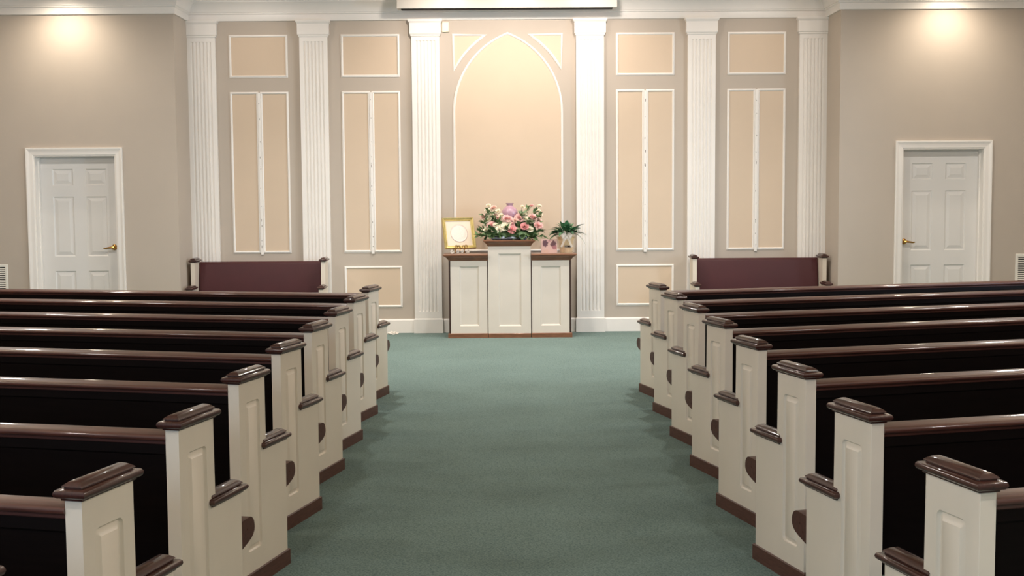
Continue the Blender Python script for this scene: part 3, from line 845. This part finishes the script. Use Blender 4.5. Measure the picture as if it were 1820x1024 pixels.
for k in range(46):
    a = 2 * PI * k / 46 * 2.618 * 7; e = rd.uniform(.35, 1.45)
    LV.append((a, e, rd.uniform(.16, .23), rd.uniform(.048, .066), rd.uniform(.25, .7)))
# the long drooping leaves on the right and left seen in the photograph
LV += [(-.35, .30, .20, .056, 1.0), (.1, .75, .24, .062, .25), (.0, .40, .22, .056, .5), (-2.7, .35, .20, .056, .5), (-2.9, .15, .19, .052, .7), (2.9, .6, .22, .056, .4), (-1.2, .5, .18, .056, .6), (-2.0, .45, .18, .056, .7), (-1.5, .9, .2, .052, .3), (-.8, .7, .2, .056, .5)]
for (a, e, ln, wd, dr) in LV:
    bm = bmesh.new()
    d = Vector((math.cos(a) * math.cos(e), math.sin(a) * math.cos(e) * .8, math.sin(e)))
    base = Vector((math.cos(a) * .02, math.sin(a) * .02, .165))
    stemtip = base + d * ln * .22 + Vector((0, 0, .03))
    tube(bm, [base, (base + stemtip) / 2 + Vector((0, 0, .012)), stemtip], .0025, 5)
    leaf_points(bm, stemtip, d, ln * .86, wd, droop=dr, fold=.16, roll=rd.uniform(-.5, .5), n=8)
    finish(bm, 'leaf', M['plant'], pl, smooth=60)

# ------------------------------------------------------------------ small wall fittings
def vent(x0, x1, z0, z1, label):
    r = empty('wall_vent', ((x0 + x1) / 2, DW, (z0 + z1) / 2)); T = (-(x0 + x1) / 2, -DW, -(z0 + z1) / 2)
    bm = bmesh.new()
    sweep_xz(bm, [(x0 + .03, z0 + .03), (x0 + .03, z1 - .03), (x1 - .03, z1 - .03), (x1 - .03, z0 + .03)], [(0, DW - .001), (0, DW - .006), (.004, DW - .009), (.026, DW - .009), (.030, DW - .004), (.030, DW - .001)], closed=True)
    bmesh.ops.translate(bm, verts=bm.verts, vec=T); finish(bm, 'frame', M['white_metal'], r)
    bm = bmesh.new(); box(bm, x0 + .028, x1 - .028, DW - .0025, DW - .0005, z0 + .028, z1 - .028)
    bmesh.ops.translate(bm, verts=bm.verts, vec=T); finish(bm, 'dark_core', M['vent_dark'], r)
    z = z0 + .034; 
    bm = bmesh.new()
    while z < z1 - .04:
        loft(bm, [[(x, DW - .002, z + .009), (x, DW - .0085, z), (x, DW - .0085, z + .002), (x, DW - .002, z + .011)] for x in (x0 + .029, x1 - .029)]); z += .0205
    bmesh.ops.translate(bm, verts=bm.verts, vec=T); finish(bm, 'louvres', M['white_metal'], r, label='white louvre slats')
    return tag(r, label, 'vent', 'return air vents beside the doors')
vent(-6.30, -5.533, .46, .856, 'white louvred wall vent left of the left door')
vent(5.565, 6.33, .49, .892, 'white louvred wall vent right of the right door')

bm = bmesh.new(); box(bm, -.038, .038, -.026, 0, -.054, .054, bev=.004)
s = finish(bm, 'wall_sensor', M['ivory_plastic'], smooth=40); s.location = (-.722, D, 3.478)
tag(s, 'small ivory sensor box high on the wall left of the arch', 'sensor')
bm = bmesh.new(); box(bm, -.02, .02, -.0275, -.0255, -.03, -.012); finish(bm, 'grille', M['hole'], s) if False else bm.free()

# long white screen housing under the ceiling
r = empty('screen_housing', (-.025, 13.9, CZ)); 
bm = bmesh.new(); box(bm, -1.215, 1.215, -.06, .10, -.164, -.001, bev=.004); finish(bm, 'case', M['housing'], r, smooth=40)
bm = bmesh.new(); box(bm, -1.17, 1.17, -.035, .06, -.170, -.1635); finish(bm, 'slot', M['vent_dark'], r, label='dark slot along the underside')
tag(r, 'long white screen housing mounted under the ceiling above the arch', 'screen housing')

# crumpled tissue on the carpet by the baseboard
bm = bmesh.new(); bmesh.ops.create_icosphere(bm, subdivisions=4, radius=1)
rd = random.Random(4)
from mathutils import noise
for v in bm.verts:
    p = v.co.copy(); k = 1 + .5 * noise.noise(p * 2.1) + .3 * noise.noise(p * 5.3)
    v.co = Vector((p.x * .06 * k, p.y * .035 * k, max(0, p.z * .020 * k + .010)))
t = finish(bm, 'crumpled_tissue', M['paper'], smooth=40); t.location = (-1.36, 14.07, 0)
tag(t, 'crumpled white tissue on the carpet by the baseboard, behind the front left pew', 'tissue')

# ------------------------------------------------------------------ light
def lamp(kind, name, loc, energy, col, size=.1, **k):
    d = bpy.data.lights.new(name, kind); d.energy = energy; d.color = col
    o = bpy.data.objects.new(name, d); COL.objects.link(o); o.location = loc
    if kind == 'AREA': d.size = size; d.shape = k.get('shape', 'DISK')
    if 'size_y' in k: d.size_y = k['size_y']
    if 'spread' in k: d.spread = math.radians(k['spread'])
    if kind == 'SPOT': d.shadow_soft_size = size; d.spot_size = math.radians(k.get('cone', 100)); d.spot_blend = k.get('blend', 1.0)
    if 'aim' in k:
        o.rotation_euler = (Vector(k['aim']) - Vector(loc)).to_track_quat('-Z', 'Y').to_euler()
    return o
WARM = (1.0, .89, .79); NEUT = (1.0, .95, .89); COOL = (.62, .80, 1.0)
# downlights close to the door walls
for x in (-4.78, 4.74):
    lamp('SPOT', 'door_wall_downlight', (x, DW - .42, CZ - .03), 64, (1.0, .88, .72), .05, cone=165, blend=1, aim=(x, DW - .30, 0))
# three downlights in front of the screen housing and the arch
for x in (-.78, .12, 1.02):
    lamp('SPOT', 'chancel_downlight', (x, D - 1.10, CZ - .03), 66, WARM, .06, cone=165, blend=1, aim=(x, D, 2.2))
for x in (-2.86, 2.82):
    lamp('SPOT', 'chancel_side_fill', (x, D - .95, CZ - .03), 20, WARM, .06, cone=165, blend=1, aim=(x, D, 2.2))  # added fill lamps that even out the upper side panels
# added fill spots that brighten the open floor in front of the pews
for x in (-2.0, 0, 2.0):
    lamp('SPOT', 'floor_fill', (x, 12.2, CZ - .03), 150, NEUT, .07, cone=120, blend=1, aim=(x, 12.3, 0))
for x in (-4.8, -1.7, 1.7, 4.8):
    lamp('AREA', 'front_downlight', (x, 10.6, CZ - .02), 52, NEUT, .16)
# downlights over the pews, then added point fills lifting ceiling and crown
for y in (-1.6, 1.4):
    for x in (-5.0, -1.9, 1.9, 5.0):
        lamp('AREA', 'nave_downlight', (x, y, CZ - .02), 38, (1.0, .96, .92), .16)
for y in (4.4, 7.6):
    for x in (-4.6, 4.6):
        lamp('POINT', 'nave_fill', (x, y, 3.25), 80, (1.0, .95, .90)).data.shadow_soft_size = .14
# daylight from a rear window on the left and a front window on the right
lamp('AREA', 'rear_window_daylight', (-3.6, RY + .02, 2.0), 260, (.50, .72, 1.0), 1.8, shape='RECTANGLE', size_y=1.6, aim=(1.5, 5.0, .8))
lamp('AREA', 'front_window_daylight', (SW - .02, 9.6, 2.0), 75, COOL, 1.2, shape='RECTANGLE', size_y=1.5, aim=(-4.6, 13.6, 1.6), spread=80)

w = bpy.data.worlds.new('World'); scene.world = w; w.use_nodes = True
w.node_tree.nodes['Background'].inputs[0].default_value = (.9, .95, 1, 1); w.node_tree.nodes['Background'].inputs[1].default_value = .02

# ------------------------------------------------------------------ camera
f_px, pitch, yaw, roll = 2200.0, .0752, .0049, -.0071
cp, sp, cy, sy = math.cos(pitch), math.sin(pitch), math.cos(yaw), math.sin(yaw)
F = Vector((sy * cp, cy * cp, -sp)); R = Vector((cy, -sy, 0)); U = R.cross(F)
cr, sr = math.cos(roll), math.sin(roll)
R2 = R * cr + U * sr; U2 = -R * sr + U * cr
cam = bpy.data.cameras.new('Camera'); co = bpy.data.objects.new('Camera', cam); COL.objects.link(co)
cam.sensor_width = 36; cam.sensor_fit = 'HORIZONTAL'; cam.lens = f_px / 1820 * 36; cam.clip_start = .05; cam.clip_end = 100
mw = Matrix((R2, U2, -F)).transposed().to_4x4(); mw.translation = Vector((-.0592, 0, 1.58)); co.matrix_world = mw
scene.camera = co

vs = scene.view_settings
vs.view_transform = 'Standard'; vs.look = 'None'; vs.gamma = 1.0; vs.use_curve_mapping = False; vs.exposure = 0.0
scene.cycles.max_bounces = 8; scene.cycles.diffuse_bounces = 5
scene.cycles.use_denoising = True
